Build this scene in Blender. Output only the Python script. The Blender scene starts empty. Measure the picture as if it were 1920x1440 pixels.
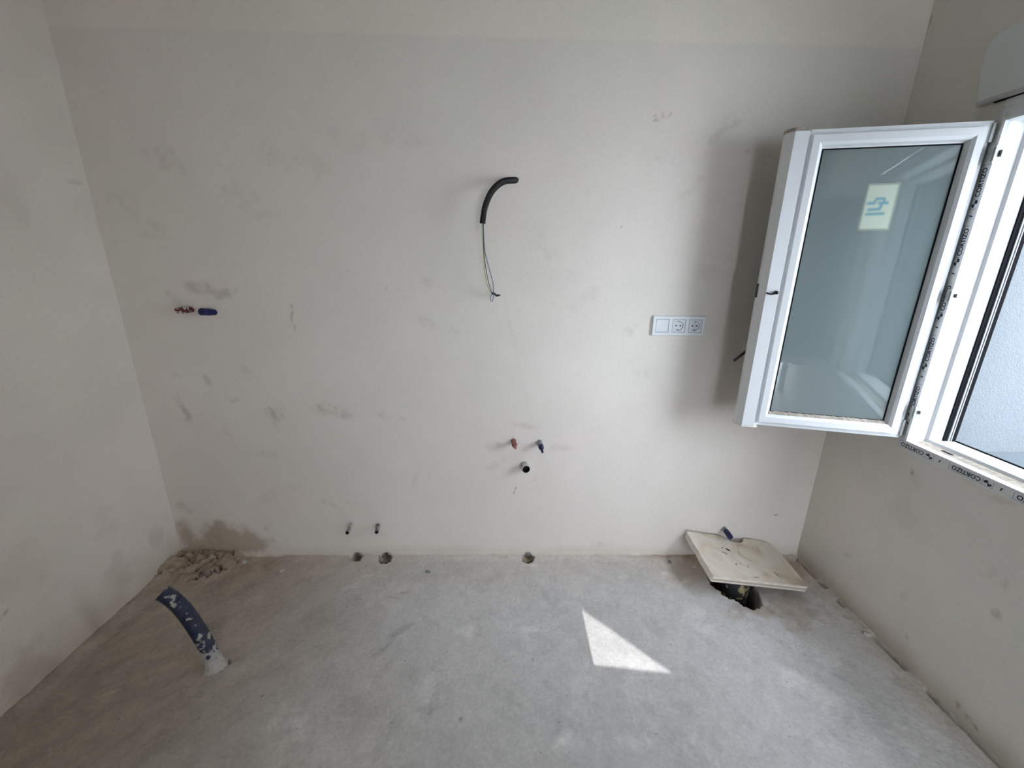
import bpy, math, random
import numpy as np
from mathutils import Vector, Matrix

random.seed(4); np.random.seed(4)
S = bpy.context.scene
COL = S.collection

# ------------------------------------------------------------------ camera
F_PX = 775.565
RIGHT = Vector((0.99973739, -0.01860629, 0.0133777))
UP = Vector((-0.00752143, 0.28501118, 0.95849468))
FWD = Vector((0.02164683, 0.95834359, -0.28479638))
CAM = Vector((0.0, 0.0, 1.43))
cd = bpy.data.cameras.new('camera'); cam = bpy.data.objects.new('camera', cd); COL.objects.link(cam)
cd.sensor_width = 36; cd.lens = F_PX / 1920 * 36; cd.clip_start = 0.02
m = Matrix((RIGHT, UP, -FWD)).transposed().to_4x4(); m.translation = CAM
cam.matrix_world = m
S.camera = cam

# ------------------------------------------------------------------ sky, sun, exposure
SKY = 9.5
SUN = 2.3
w = bpy.data.worlds.new('sky'); S.world = w; w.use_nodes = True
bg = w.node_tree.nodes['Background']
bg.inputs['Color'].default_value = (0.85, 0.965, 1.11, 1); bg.inputs['Strength'].default_value = SKY
sl = bpy.data.lights.new('sun', 'SUN'); sl.energy = SUN; sl.angle = 0.0025; sl.color = (.97, 0.98, 1.0)
sun = bpy.data.objects.new('sun', sl); COL.objects.link(sun)
KSUN = 1.293                                   # rise of the sun's rays per metre of x
AZ = 0.12                                      # drift in y per metre of x
sun.rotation_euler = Vector((1.0, -AZ, KSUN)).to_track_quat('Z', 'Y').to_euler()
sun.location = (6, 0, 6)
pl = bpy.data.lights.new('window_portal', 'AREA'); pl.shape = 'RECTANGLE'; pl.size = 1.12; pl.size_y = 1.04
pl.cycles.is_portal = True
po = bpy.data.objects.new('window_portal', pl); COL.objects.link(po)
po.location = (1.70, 0.83, 1.33)
po.rotation_euler = Matrix((Vector((0, 1, 0)), Vector((0, 0, 1)), Vector((1, 0, 0)))).transposed().to_euler()
pl2 = bpy.data.lights.new('door_portal', 'AREA'); pl2.shape = 'RECTANGLE'; pl2.size = .87; pl2.size_y = 2.05; pl2.cycles.is_portal = True
po2 = bpy.data.objects.new('door_portal', pl2); COL.objects.link(po2)
po2.location = (1.035, -3.62, 1.025); po2.rotation_euler = (-math.pi / 2, 0, 0)
vs = S.view_settings
vs.view_transform = 'Standard'; vs.look = 'None'; vs.exposure = 0.34; vs.gamma = 1.0; vs.use_curve_mapping = False

# ------------------------------------------------------------------ dimensions
D, XL, XR = 1.757, -1.586, 1.510
CEIL, REAR = 2.62, -2.3
YF, YN, ZB, ZT = 1.383, 0.285, 0.812, 1.852      # inner lip of the window frame

def at(px, py, Y):
    d = FWD + RIGHT * ((px - 960) / F_PX) + UP * ((720 - py) / F_PX)
    return CAM + d * (Y / d.y)
def at_floor(px, py, z=0.0):
    d = FWD + RIGHT * ((px - 960) / F_PX) + UP * ((720 - py) / F_PX)
    return CAM + d * ((z - CAM.z) / d.z)
def at_right(px, py):
    d = FWD + RIGHT * ((px - 960) / F_PX) + UP * ((720 - py) / F_PX)
    return CAM + d * ((XR - CAM.x) / d.x)
def at_left(px, py):
    d = FWD + RIGHT * ((px - 960) / F_PX) + UP * ((720 - py) / F_PX)
    return CAM + d * ((XL - CAM.x) / d.x)

# ------------------------------------------------------------------ materials
def mat(name, col=(.8, .8, .8), rough=.6, metal=0.0, spec=.5, bump=0.0, bscale=200.0, var=0.0, vscale=12.0, coat=0.0):
    m = bpy.data.materials.new(name); m.use_nodes = True
    nt = m.node_tree; b = nt.nodes['Principled BSDF']
    b.inputs['Base Color'].default_value = (*col, 1); b.inputs['Roughness'].default_value = rough
    b.inputs['Metallic'].default_value = metal; b.inputs['Specular IOR Level'].default_value = spec
    b.inputs['Coat Weight'].default_value = coat
    tc = nt.nodes.new('ShaderNodeTexCoord')
    if var > 0:
        n = nt.nodes.new('ShaderNodeTexNoise'); n.inputs['Scale'].default_value = vscale; n.inputs['Detail'].default_value = 6
        nt.links.new(tc.outputs['Object'], n.inputs['Vector'])
        mr = nt.nodes.new('ShaderNodeMapRange'); mr.inputs[1].default_value = .3; mr.inputs[2].default_value = .7
        mr.inputs[3].default_value = 1 - var; mr.inputs[4].default_value = 1 + var
        nt.links.new(n.outputs['Fac'], mr.inputs[0])
        mx = nt.nodes.new('ShaderNodeVectorMath'); mx.operation = 'SCALE'; mx.inputs[0].default_value = col
        nt.links.new(mr.outputs[0], mx.inputs['Scale']); nt.links.new(mx.outputs[0], b.inputs['Base Color'])
    if bump > 0:
        n2 = nt.nodes.new('ShaderNodeTexNoise'); n2.inputs['Scale'].default_value = bscale; n2.inputs['Detail'].default_value = 5
        nt.links.new(tc.outputs['Object'], n2.inputs['Vector'])
        bp = nt.nodes.new('ShaderNodeBump'); bp.inputs['Strength'].default_value = bump; bp.inputs['Distance'].default_value = .003
        nt.links.new(n2.outputs['Fac'], bp.inputs['Height']); nt.links.new(bp.outputs[0], b.inputs['Normal'])
    return m

def tint_mat(name, rough=.85, bump=.15, bscale=60, speck=None, fine=0.03):
    """material whose albedo comes from the stain map stored on the mesh plus fine grain"""
    m = bpy.data.materials.new(name); m.use_nodes = True
    nt = m.node_tree; b = nt.nodes['Principled BSDF']; L = nt.links.new
    b.inputs['Roughness'].default_value = rough; b.inputs['Specular IOR Level'].default_value = .25
    a = nt.nodes.new('ShaderNodeAttribute'); a.attribute_name = 'tint'
    tc = nt.nodes.new('ShaderNodeTexCoord')
    n = nt.nodes.new('ShaderNodeTexNoise'); n.inputs['Scale'].default_value = 90; n.inputs['Detail'].default_value = 8
    L(tc.outputs['Object'], n.inputs['Vector'])
    mr = nt.nodes.new('ShaderNodeMapRange'); mr.inputs[1].default_value = .25; mr.inputs[2].default_value = .75
    mr.inputs[3].default_value = 1 - fine; mr.inputs[4].default_value = 1 + fine
    L(n.outputs['Fac'], mr.inputs[0])
    sc = nt.nodes.new('ShaderNodeVectorMath'); sc.operation = 'SCALE'
    L(a.outputs['Color'], sc.inputs[0]); L(mr.outputs[0], sc.inputs['Scale'])
    out = sc.outputs[0]
    if speck:
        n3 = nt.nodes.new('ShaderNodeTexNoise'); n3.inputs['Scale'].default_value = speck[0]; n3.inputs['Detail'].default_value = 4; n3.inputs['Roughness'].default_value = .62
        L(tc.outputs['Object'], n3.inputs['Vector'])
        m3 = nt.nodes.new('ShaderNodeMapRange'); m3.inputs[1].default_value = speck[1]; m3.inputs[2].default_value = speck[1] + .06
        m3.inputs[4].default_value = speck[2]
        L(n3.outputs['Fac'], m3.inputs[0])
        mx = nt.nodes.new('ShaderNodeMix'); mx.data_type = 'RGBA'
        L(m3.outputs[0], mx.inputs['Factor']); L(out, mx.inputs['A']); mx.inputs['B'].default_value = (.58, .57, .55, 1)
        n4 = nt.nodes.new('ShaderNodeTexNoise'); n4.inputs['Scale'].default_value = 55; n4.inputs['Detail'].default_value = 3
        L(tc.outputs['Object'], n4.inputs['Vector'])
        m4 = nt.nodes.new('ShaderNodeMapRange'); m4.inputs[1].default_value = .70; m4.inputs[2].default_value = .76; m4.inputs[4].default_value = .55
        L(n4.outputs['Fac'], m4.inputs[0])
        m5 = nt.nodes.new('ShaderNodeMix'); m5.data_type = 'RGBA'
        L(m4.outputs[0], m5.inputs['Factor']); L(mx.outputs['Result'], m5.inputs['A']); m5.inputs['B'].default_value = (.12, .11, .10, 1)
        out = m5.outputs['Result']
    L(out, b.inputs['Base Color'])
    n2 = nt.nodes.new('ShaderNodeTexNoise'); n2.inputs['Scale'].default_value = bscale; n2.inputs['Detail'].default_value = 7
    L(tc.outputs['Object'], n2.inputs['Vector'])
    bp = nt.nodes.new('ShaderNodeBump'); bp.inputs['Strength'].default_value = bump; bp.inputs['Distance'].default_value = .004
    L(n2.outputs['Fac'], bp.inputs['Height']); L(bp.outputs[0], b.inputs['Normal'])
    return m

M = {}
M['plaster'] = tint_mat('plaster', .8, .10, 25)
M['concrete'] = tint_mat('concrete_screed', .9, .45, 70, speck=(26, .64, .40), fine=.10)
M['white_alu'] = mat('white_lacquer', (.78, .785, .79), .35, bump=.06, bscale=700)
M['grey_alu'] = mat('mill_aluminium', (.42, .43, .42), .4, .6)
M['guide'] = mat('grey_guide', (.55, .58, .61), .45)
M['rubber'] = mat('black_rubber', (.008, .008, .009), .9, spec=.1)
M['silver'] = mat('bright_strip', (.40, .42, .44), .6)
M['film'] = mat('film', (.80, .81, .78), .35, var=.05, vscale=30)
M['ink'] = mat('navy_ink', (.012, .022, .06), .5)
M['pinkink'] = mat('faded_ink', (.45, .36, .36), .6)
M['steel'] = mat('hinge_steel', (.36, .37, .35), .4, .7)
M['dust'] = mat('brown_dust', (.40, .34, .28), .95, bump=.8, bscale=300, var=.3, vscale=60)
M['stone'] = None
M['plastic'] = mat('white_plastic', (.82, .84, .85), .3)
M['plastic2'] = mat('white_plastic_inner', (.76, .78, .79), .35)
M['black'] = mat('black_plastic', (.012, .012, .013), .45, bump=.1)
M['blackin'] = mat('black_bore', (.004, .004, .004), .9)
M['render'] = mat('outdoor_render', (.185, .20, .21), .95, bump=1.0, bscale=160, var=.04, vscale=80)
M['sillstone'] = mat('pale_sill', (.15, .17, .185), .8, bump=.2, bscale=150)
M['ext'] = mat('outdoor_plaster', (.60, .60, .58), .95, bump=.2, bscale=20)
M['blocker_wall'] = mat('dark_blocker', (.22, .19, .16), .95, bump=.3, bscale=15)
M['passage'] = mat('fill_passage_plaster', (.80, .75, .69), .9, bump=.1, bscale=30)
M['ceil'] = mat('ceiling_plaster', (.60, .60, .58), .9, bump=.1, bscale=30)
M['boxpvc'] = mat('shutter_pvc', (.82, .84, .83), .5, bump=.05, bscale=60)
M['tile_red'] = mat('roof_tile', (.42, .2, .14), .8)

def blot_mat(name, base, blot, scale, lo, hi, rough=.6, bump=.2, zfade=None):
    """base colour with splashes of another one; zfade=(z0,z1) makes the splashes thicken toward z0"""
    m = bpy.data.materials.new(name); m.use_nodes = True
    nt = m.node_tree; b = nt.nodes['Principled BSDF']; L = nt.links.new
    b.inputs['Roughness'].default_value = rough
    tc = nt.nodes.new('ShaderNodeTexCoord')
    n = nt.nodes.new('ShaderNodeTexNoise'); n.inputs['Scale'].default_value = scale; n.inputs['Detail'].default_value = 5
    L(tc.outputs['Object'], n.inputs['Vector'])
    src = n.outputs['Fac']
    if zfade:
        sp = nt.nodes.new('ShaderNodeSeparateXYZ'); L(tc.outputs['Object'], sp.inputs[0])
        mz = nt.nodes.new('ShaderNodeMapRange'); mz.inputs[1].default_value = zfade[0]; mz.inputs[2].default_value = zfade[1]
        mz.inputs[3].default_value = zfade[2]; mz.inputs[4].default_value = 0
        L(sp.outputs['Z'], mz.inputs[0])
        ad = nt.nodes.new('ShaderNodeMath'); ad.operation = 'ADD'; L(src, ad.inputs[0]); L(mz.outputs[0], ad.inputs[1]); src = ad.outputs[0]
    mr = nt.nodes.new('ShaderNodeMapRange'); mr.inputs[1].default_value = lo; mr.inputs[2].default_value = hi
    L(src, mr.inputs[0])
    mx = nt.nodes.new('ShaderNodeMix'); mx.data_type = 'RGBA'
    mx.inputs['A'].default_value = (*base, 1); mx.inputs['B'].default_value = (*blot, 1)
    L(mr.outputs[0], mx.inputs['Factor']); L(mx.outputs['Result'], b.inputs['Base Color'])
    bp = nt.nodes.new('ShaderNodeBump'); bp.inputs['Strength'].default_value = bump; bp.inputs['Distance'].default_value = .003
    L(n.outputs['Fac'], bp.inputs['Height']); L(bp.outputs[0], b.inputs['Normal'])
    return m
M['foamed'] = blot_mat('black_pipe_with_foam', (.02, .022, .022), (.33, .25, .12), 28, .53, .57, .5, .5)
M['conduit_blue'] = blot_mat('navy_conduit_with_plaster', (.022, .03, .06), (.42, .41, .38), 42, .62, .66, .5, .3, zfade=(.02, .17, .30))
M['conduit_black'] = blot_mat('black_conduit_with_dust', (.010, .010, .011), (.25, .24, .22), 120, .68, .74, .55, .1)
M['redcap'] = blot_mat('red_cap_with_plaster', (.12, .010, .008), (.55, .50, .46), 75, .52, .56, .55, .3)
M['redtape'] = blot_mat('pink_wrapped_pipe', (.42, .20, .17), (.16, .025, .02), 110, .5, .56, .6, .2)
M['bluecap'] = blot_mat('blue_cap_with_plaster', (.005, .007, .07), (.55, .55, .55), 80, .66, .70, .6, .1)
M['greyblue'] = blot_mat('grey_fitting', (.22, .23, .28), (.42, .42, .42), 90, .5, .6, .5, .2)
M['greypipe'] = blot_mat('dusty_grey_pipe', (.16, .15, .14), (.45, .44, .42), 110, .5, .56, .6, .3)
M['whitepipe'] = blot_mat('white_pipe_dusty', (.60, .58, .55), (.12, .11, .10), 70, .6, .64, .5, .2)
M['crumb'] = mat('plaster_crumb', (.50, .46, .42), .95, bump=.5, bscale=120, var=.15, vscale=90)
M['crumb_grey'] = mat('grey_crumb', (.27, .28, .28), .9, bump=.5, bscale=120)
M['wire_yg'] = mat('yellow_green_wire', (.36, .40, .06), .4)
M['wire_blue'] = mat('blue_wire', (.03, .10, .20), .4)
M['wire_dark'] = mat('dark_teal_wire', (.02, .045, .05), .4)

def stone_mat():
    m = bpy.data.materials.new('cream_stone'); m.use_nodes = True
    nt = m.node_tree; b = nt.nodes['Principled BSDF']; L = nt.links.new
    b.inputs['Roughness'].default_value = .65
    tc = nt.nodes.new('ShaderNodeTexCoord')
    n = nt.nodes.new('ShaderNodeTexNoise'); n.inputs['Scale'].default_value = 7; n.inputs['Detail'].default_value = 8; n.inputs['Distortion'].default_value = 1.2
    L(tc.outputs['Object'], n.inputs['Vector'])
    cr = nt.nodes.new('ShaderNodeValToRGB'); e = cr.color_ramp.elements
    e[0].position = .3; e[0].color = (.56, .44, .32, 1); e[1].position = .62; e[1].color = (.84, .76, .65, 1)
    el = cr.color_ramp.elements.new(.45); el.color = (.76, .65, .52, 1)
    L(n.outputs['Fac'], cr.inputs[0])
    n2 = nt.nodes.new('ShaderNodeTexNoise'); n2.inputs['Scale'].default_value = 60; n2.inputs['Detail'].default_value = 4
    L(tc.outputs['Object'], n2.inputs['Vector'])
    mr = nt.nodes.new('ShaderNodeMapRange'); mr.inputs[1].default_value = .69; mr.inputs[2].default_value = .73; mr.inputs[4].default_value = .7
    L(n2.outputs['Fac'], mr.inputs[0])
    mx = nt.nodes.new('ShaderNodeMix'); mx.data_type = 'RGBA'
    L(mr.outputs[0], mx.inputs['Factor']); L(cr.outputs[0], mx.inputs['A']); mx.inputs['B'].default_value = (.2, .16, .12, 1)
    L(mx.outputs['Result'], b.inputs['Base Color'])
    bp = nt.nodes.new('ShaderNodeBump'); bp.inputs['Strength'].default_value = .25; bp.inputs['Distance'].default_value = .003
    L(n2.outputs['Fac'], bp.inputs['Height']); L(bp.outputs[0], b.inputs['Normal'])
    return m
M['stone'] = stone_mat()
M['stone_edge'] = mat('sawn_stone', (.84, .77, .67), .7, bump=.3, bscale=120, var=.1, vscale=40)
M['stone_groove'] = mat('stone_groove', (.55, .46, .37), .9)
M['stain'] = mat('dark_tar', (.03, .025, .02), .8)

def glass_mat():
    m = bpy.data.materials.new('milky_glass'); m.use_nodes = True
    nt = m.node_tree; L = nt.links.new
    for n in list(nt.nodes):
        if n.type != 'OUTPUT_MATERIAL': nt.nodes.remove(n)
    out = nt.nodes['Material Output']
    tr = nt.nodes.new('ShaderNodeBsdfTranslucent'); tr.inputs['Color'].default_value = (.78, .92, .90, 1)
    df = nt.nodes.new('ShaderNodeBsdfDiffuse'); df.inputs['Color'].default_value = (.36, .43, .43, 1)
    m2 = nt.nodes.new('ShaderNodeMixShader'); m2.inputs[0].default_value = .45; L(tr.outputs[0], m2.inputs[1]); L(df.outputs[0], m2.inputs[2])
    gl = nt.nodes.new('ShaderNodeBsdfGlossy'); gl.inputs['Roughness'].default_value = .0
    fr = nt.nodes.new('ShaderNodeFresnel'); fr.inputs['IOR'].default_value = 2.35
    m3 = nt.nodes.new('ShaderNodeMixShader'); L(fr.outputs[0], m3.inputs[0]); L(m2.outputs[0], m3.inputs[1]); L(gl.outputs[0], m3.inputs[2])
    L(m3.outputs[0], out.inputs['Surface'])
    return m
M['glass'] = glass_mat()
def sticker_mat():
    m = bpy.data.materials.new('sticker_seen_through_milky_glass'); m.use_nodes = True
    nt = m.node_tree; L = nt.links.new; b = nt.nodes['Principled BSDF']; out = nt.nodes['Material Output']
    b.inputs['Roughness'].default_value = .3
    a = nt.nodes.new('ShaderNodeAttribute'); a.attribute_name = 'soft'; p = nt.nodes.new('ShaderNodeAttribute'); p.attribute_name = 'print'
    mx = nt.nodes.new('ShaderNodeMix'); mx.data_type = 'RGBA'; mx.inputs['A'].default_value = (.46, .52, .42, 1); mx.inputs['B'].default_value = (.15, .30, .34, 1)
    L(p.outputs['Fac'], mx.inputs['Factor']); L(mx.outputs['Result'], b.inputs['Base Color'])
    tr = nt.nodes.new('ShaderNodeBsdfTransparent'); ms = nt.nodes.new('ShaderNodeMixShader')
    L(a.outputs['Fac'], ms.inputs[0]); L(tr.outputs[0], ms.inputs[1]); L(b.outputs[0], ms.inputs[2]); L(ms.outputs[0], out.inputs['Surface'])
    return m
M['sticker'] = sticker_mat()
M['teal'] = mat('teal_print', (.03, .25, .32), .6)

# ------------------------------------------------------------------ mesh helpers
class MB:
    def __init__(s): s.v = []; s.f = []; s.mi = []
    def add(s, vs, fs, mi=0):
        o = len(s.v); s.v += [tuple(v) for v in vs]; s.f += [tuple(i + o for i in f) for f in fs]; s.mi += [mi] * len(fs); return s
    def box(s, a, b, mi=0, fr=None):
        (x0, y0, z0), (x1, y1, z1) = a, b
        vs = [(x0, y0, z0), (x1, y0, z0), (x1, y1, z0), (x0, y1, z0), (x0, y0, z1), (x1, y0, z1), (x1, y1, z1), (x0, y1, z1)]
        if fr: vs = [fr(*v) for v in vs]
        return s.add(vs, [(0, 3, 2, 1), (4, 5, 6, 7), (0, 1, 5, 4), (1, 2, 6, 5), (2, 3, 7, 6), (3, 0, 4, 7)], mi)
    def prism(s, poly, h0, h1, fr, mi=0):
        n = len(poly)
        vs = [fr(p[0], p[1], h0) for p in poly] + [fr(p[0], p[1], h1) for p in poly]
        fs = [tuple(range(n))[::-1], tuple(range(n, 2 * n))] + [(i, (i + 1) % n, n + (i + 1) % n, n + i) for i in range(n)]
        return s.add(vs, fs, mi)
    def tube(s, pts, rad, seg=14, mi=0, cap=True, bore=0.0, bmi=0):
        pts = [Vector(p) for p in pts]; n = len(pts)
        rad = rad if hasattr(rad, '__len__') else [rad] * n
        t0 = (pts[1] - pts[0]).normalized()
        nrm = t0.orthogonal().normalized(); vs = []
        for i, p in enumerate(pts):
            t = (pts[min(i + 1, n - 1)] - pts[max(i - 1, 0)]).normalized()
            nrm = (nrm - t * nrm.dot(t)).normalized(); bn = t.cross(nrm)
            for k in range(seg):
                a = 2 * math.pi * k / seg
                vs.append(p + (nrm * math.cos(a) + bn * math.sin(a)) * rad[i])
        fs = [(i * seg + k, i * seg + (k + 1) % seg, (i + 1) * seg + (k + 1) % seg, (i + 1) * seg + k) for i in range(n - 1) for k in range(seg)]
        s.add(vs, fs, mi)
        if cap:
            o = len(s.v) - n * seg
            s.f.append(tuple(o + k for k in range(seg))[::-1]); s.mi.append(mi)
            if bore <= 0:
                s.f.append(tuple(o + (n - 1) * seg + k for k in range(seg))); s.mi.append(mi)
            else:                                    # open end with a bore
                t = (pts[-1] - pts[-2]).normalized(); bn = t.cross(nrm)
                r1 = rad[-1] * bore; depth = min(rad[-1] * 2.4, (pts[-1] - pts[0]).length * .97)
                o2 = len(s.v)
                for dd, rr in ((0, r1), (-depth, r1)):
                    for k in range(seg):
                        a = 2 * math.pi * k / seg
                        s.v.append(tuple(pts[-1] + t * dd + (nrm * math.cos(a) + bn * math.sin(a)) * rr))
                e = o + (n - 1) * seg
                for k in range(seg):
                    k1 = (k + 1) % seg
                    s.f.append((e + k, e + k1, o2 + k1, o2 + k)); s.mi.append(mi)
                    s.f.append((o2 + k, o2 + k1, o2 + seg + k1, o2 + seg + k)); s.mi.append(bmi)
                s.f.append(tuple(o2 + seg + k for k in range(seg))); s.mi.append(bmi)
        return s
    def build(s, name, mats, parent=None, smooth=False, bevel=0.0):
        me = bpy.data.meshes.new(name); me.from_pydata(s.v, [], s.f)
        if not isinstance(mats, (list, tuple)): mats = [mats]
        for k in mats: me.materials.append(M[k])
        me.polygons.foreach_set('material_index', s.mi)
        import bmesh
        bm = bmesh.new(); bm.from_mesh(me); bmesh.ops.recalc_face_normals(bm, faces=bm.faces)
        if bevel > 0:
            es = [e for e in bm.edges if len(e.link_faces) == 2 and e.calc_face_angle(0) > .6]
            bmesh.ops.bevel(bm, geom=es, offset=bevel, segments=2, profile=.6, affect='EDGES', clamp_overlap=True)
        bm.to_mesh(me); bm.free()
        if smooth: me.polygons.foreach_set('use_smooth', [True] * len(me.polygons))
        me.update()
        o = bpy.data.objects.new(name, me); COL.objects.link(o)
        if parent: o.parent = parent
        return o
def smooth_path(pts, n=8):
    P = [Vector(p) for p in pts]; out = []
    for i in range(len(P) - 1):
        p0, p1, p2, p3 = P[max(i - 1, 0)], P[i], P[i + 1], P[min(i + 2, len(P) - 1)]
        for k in range(n):
            t = k / n
            out.append(.5 * ((2 * p1) + (p2 - p0) * t + (2 * p0 - 5 * p1 + 4 * p2 - p3) * t * t + (3 * p1 - p0 - 3 * p2 + p3) * t ** 3))
    out.append(P[-1]); return out
def resample(pts, step):
    out = [pts[0]]; acc = 0
    for a, b in zip(pts, pts[1:]):
        L = (b - a).length; d = step - acc
        while d <= L: out.append(a.lerp(b, d / L)); d += step
        acc = (acc + L) % step
    return out
def tag(o, label=None, cat=None, group=None, kind=None):
    if label: o['label'] = label
    if cat: o['category'] = cat
    if group: o['group'] = group
    if kind: o['kind'] = kind
    return o
def thing(name, label, cat, loc=(0, 0, 0), group=None, kind=None):
    o = bpy.data.objects.new(name, None); COL.objects.link(o); o.empty_display_size = .05
    o.location = loc
    return tag(o, label, cat, group, kind)
def put(parent, o):
    """keep a part built in world coordinates where it is under its thing"""
    o.parent = parent; o.matrix_parent_inverse = Matrix.Translation(parent.location).inverted(); return o

def vnoise(x, y, sc, seed):
    """smooth value noise on arrays"""
    rs = np.random.RandomState(seed); T = rs.rand(64, 64)
    X = x * sc; Y = y * sc; xi = np.floor(X).astype(int); yi = np.floor(Y).astype(int)
    fx = X - xi; fy = Y - yi; fx = fx * fx * (3 - 2 * fx); fy = fy * fy * (3 - 2 * fy)
    g = lambda a, b: T[a % 64, b % 64]
    return (g(xi, yi) * (1 - fx) + g(xi + 1, yi) * fx) * (1 - fy) + (g(xi, yi + 1) * (1 - fx) + g(xi + 1, yi + 1) * fx) * fy
def fbm(x, y, sc, seed, o=4):
    r = 0; a = .5; t = 0
    for i in range(o): r = r + a * vnoise(x, y, sc * 2 ** i, seed + i); t += a; a *= .55
    return r / t
sst = lambda a, b, v: (lambda t: t * t * (3 - 2 * t))(np.clip((v - a) / (b - a), 0, 1))

def grid_object(name, A, B, fn, tint, mt, hole=None):
    """grid over axes a,b (1-D arrays); fn(a,b)->positions, tint(a,b)->rgb; hole(a,b)->bool array of cells left out"""
    U, V = np.meshgrid(A, B, indexing='ij'); P = fn(U, V); C = tint(U, V)
    nu, nv = U.shape; idx = np.arange(nu * nv).reshape(nu, nv)
    q = np.stack([idx[:-1, :-1], idx[1:, :-1], idx[1:, 1:], idx[:-1, 1:]], -1).reshape(-1, 4)
    if hole is not None:
        cu = (U[:-1, :-1] + U[1:, 1:]) / 2; cv = (V[:-1, :-1] + V[1:, 1:]) / 2
        q = q[~hole(cu, cv).reshape(-1)]
    me = bpy.data.meshes.new(name); me.vertices.add(nu * nv); me.vertices.foreach_set('co', P.reshape(-1).astype(np.float32))
    me.loops.add(q.size); me.loops.foreach_set('vertex_index', q.reshape(-1).astype(np.int32))
    me.polygons.add(len(q)); me.polygons.foreach_set('loop_start', np.arange(0, q.size, 4, dtype=np.int32))
    me.polygons.foreach_set('use_smooth', np.ones(len(q), dtype=bool))
    me.update(calc_edges=True)
    ca = me.attributes.new('tint', 'FLOAT_COLOR', 'POINT')
    c4 = np.ones((nu * nv, 4), np.float32); c4[:, :3] = np.clip(C, 0, 1).reshape(-1, 3); ca.data.foreach_set('color', c4.reshape(-1))
    me.materials.append(M[mt])
    o = bpy.data.objects.new(name, me); COL.objects.link(o); return o

def axis(lo, hi, fine_lo, fine_hi, step, coarse=.12):
    a = [np.arange(lo, fine_lo - 1e-6, coarse), np.arange(fine_lo, fine_hi - 1e-6, step), np.arange(fine_hi, hi - 1e-6, coarse), [hi]]
    return np.unique(np.concatenate(a))

def blob(u, v, cu, cv, ru, rv, ang, seed, rough=.7, sc=30):
    c, s_ = math.cos(ang), math.sin(ang); du, dv = u - cu, v - cv
    a = (du * c + dv * s_) / ru; b = (-du * s_ + dv * c) / rv
    r = np.sqrt(a * a + b * b) + rough * (fbm(u, v, sc, seed) - .5) * 2
    return 1 - sst(.35, 1.1, r)

WALL = np.array((.815, .74, .662))
# ------------------------------------------------------------------ back wall
# smudges: px, py, half-length px, half-width px, image angle (deg, clockwise), strength
SM = [(313, 300, 34, 14, 20, .12), (475, 385, 50, 24, 30, .05), (395, 545, 45, 10, 10, .16), (425, 548, 22, 9, -20, .18), (330, 560, 22, 12, 30, .12),
      (520, 780, 18, 20, 0, .22), (606, 768, 26, 15, 5, .2), (640, 772, 30, 12, 15, .14), (345, 770, 8, 30, -15, .2), (388, 712, 6, 18, -20, .15),
      (432, 747, 24, 8, 5, .14), (330, 705, 20, 6, 0, .08), (490, 850, 40, 10, 5, .08), (720, 780, 18, 7, 35, .1), (755, 785, 12, 5, 35, .1),
      (800, 605, 26, 9, 25, .09), (810, 530, 30, 10, 20, .07), (425, 810, 8, 24, -25, .1), (520, 925, 60, 12, -25, .06), (610, 940, 30, 8, 35, .09),
      (660, 945, 30, 6, 10, .08), (940, 835, 28, 8, -10, .14), (990, 800, 30, 6, 10, .1), (1050, 840, 26, 8, 5, .08), (930, 870, 20, 8, -40, .07),
      (1000, 900, 12, 6, -40, .06), (850, 620, 20, 8, 10, .05), (1030, 470, 60, 12, 40, .05), (975, 340, 24, 14, 20, -.06), (1340, 500, 30, 40, 0, .05),
      (1345, 255, 26, 8, -60, .1), (1385, 225, 18, 6, -30, .1), (1400, 285, 10, 4, 0, .14), (1300, 350, 30, 8, -40, .05), (1365, 239, 7, 5, 0, .3),
      (1455, 966, 5, 3, 0, .55), (1122, 1020, 30, 8, 0, .14), (700, 1000, 60, 10, 0, .05), (230, 380, 40, 20, 0, .05), (290, 430, 30, 18, 0, .06),
      (1210, 700, 40, 20, 40, .05), (1180, 620, 16, 12, 0, .06), (1095, 560, 40, 12, -40, .05), (560, 300, 60, 20, 10, .04), (700, 260, 80, 20, 0, .04),
      (780, 900, 10, 30, 10, .05), (860, 780, 14, 8, 20, .07), (345, 950, 20, 12, 30, .12), (470, 705, 10, 34, -30, .06)]
# thin scratches: px0, py0, px1, py1, half width px, strength
SC = [(546, 572, 547, 600, .7, .35), (547, 600, 555, 622, .6, .25), (549, 585, 551, 594, .9, .4), (490, 528, 491, 534, 1, .3), (723, 536, 724, 541, .9, .25),
      (964, 925, 967, 913, .8, .5), (945, 560, 1000, 800, .4, .05), (1241, 215, 1243, 212, .6, .2),
      (1226, 217, 1231, 219, .7, .3), (1231, 219, 1227, 226, .7, .3), (1227, 226, 1234, 225, .7, .3), (1241, 221, 1242, 217, .6, .22), (1247, 221, 1248, 216, .6, .22),
      (1253, 220, 1254, 216, .6, .22), (1257, 216, 1259, 212, .7, .3), (1164, 426, 1166, 427, 1.2, .4), (1228, 298, 1240, 296, .7, .08)]
NOTCH = [(at_floor(668, 1049), .030, .030), (at_floor(722, 1050), .034, .040), (at_floor(990, 1050), .030, .035)]
PXM = 445.0
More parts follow.
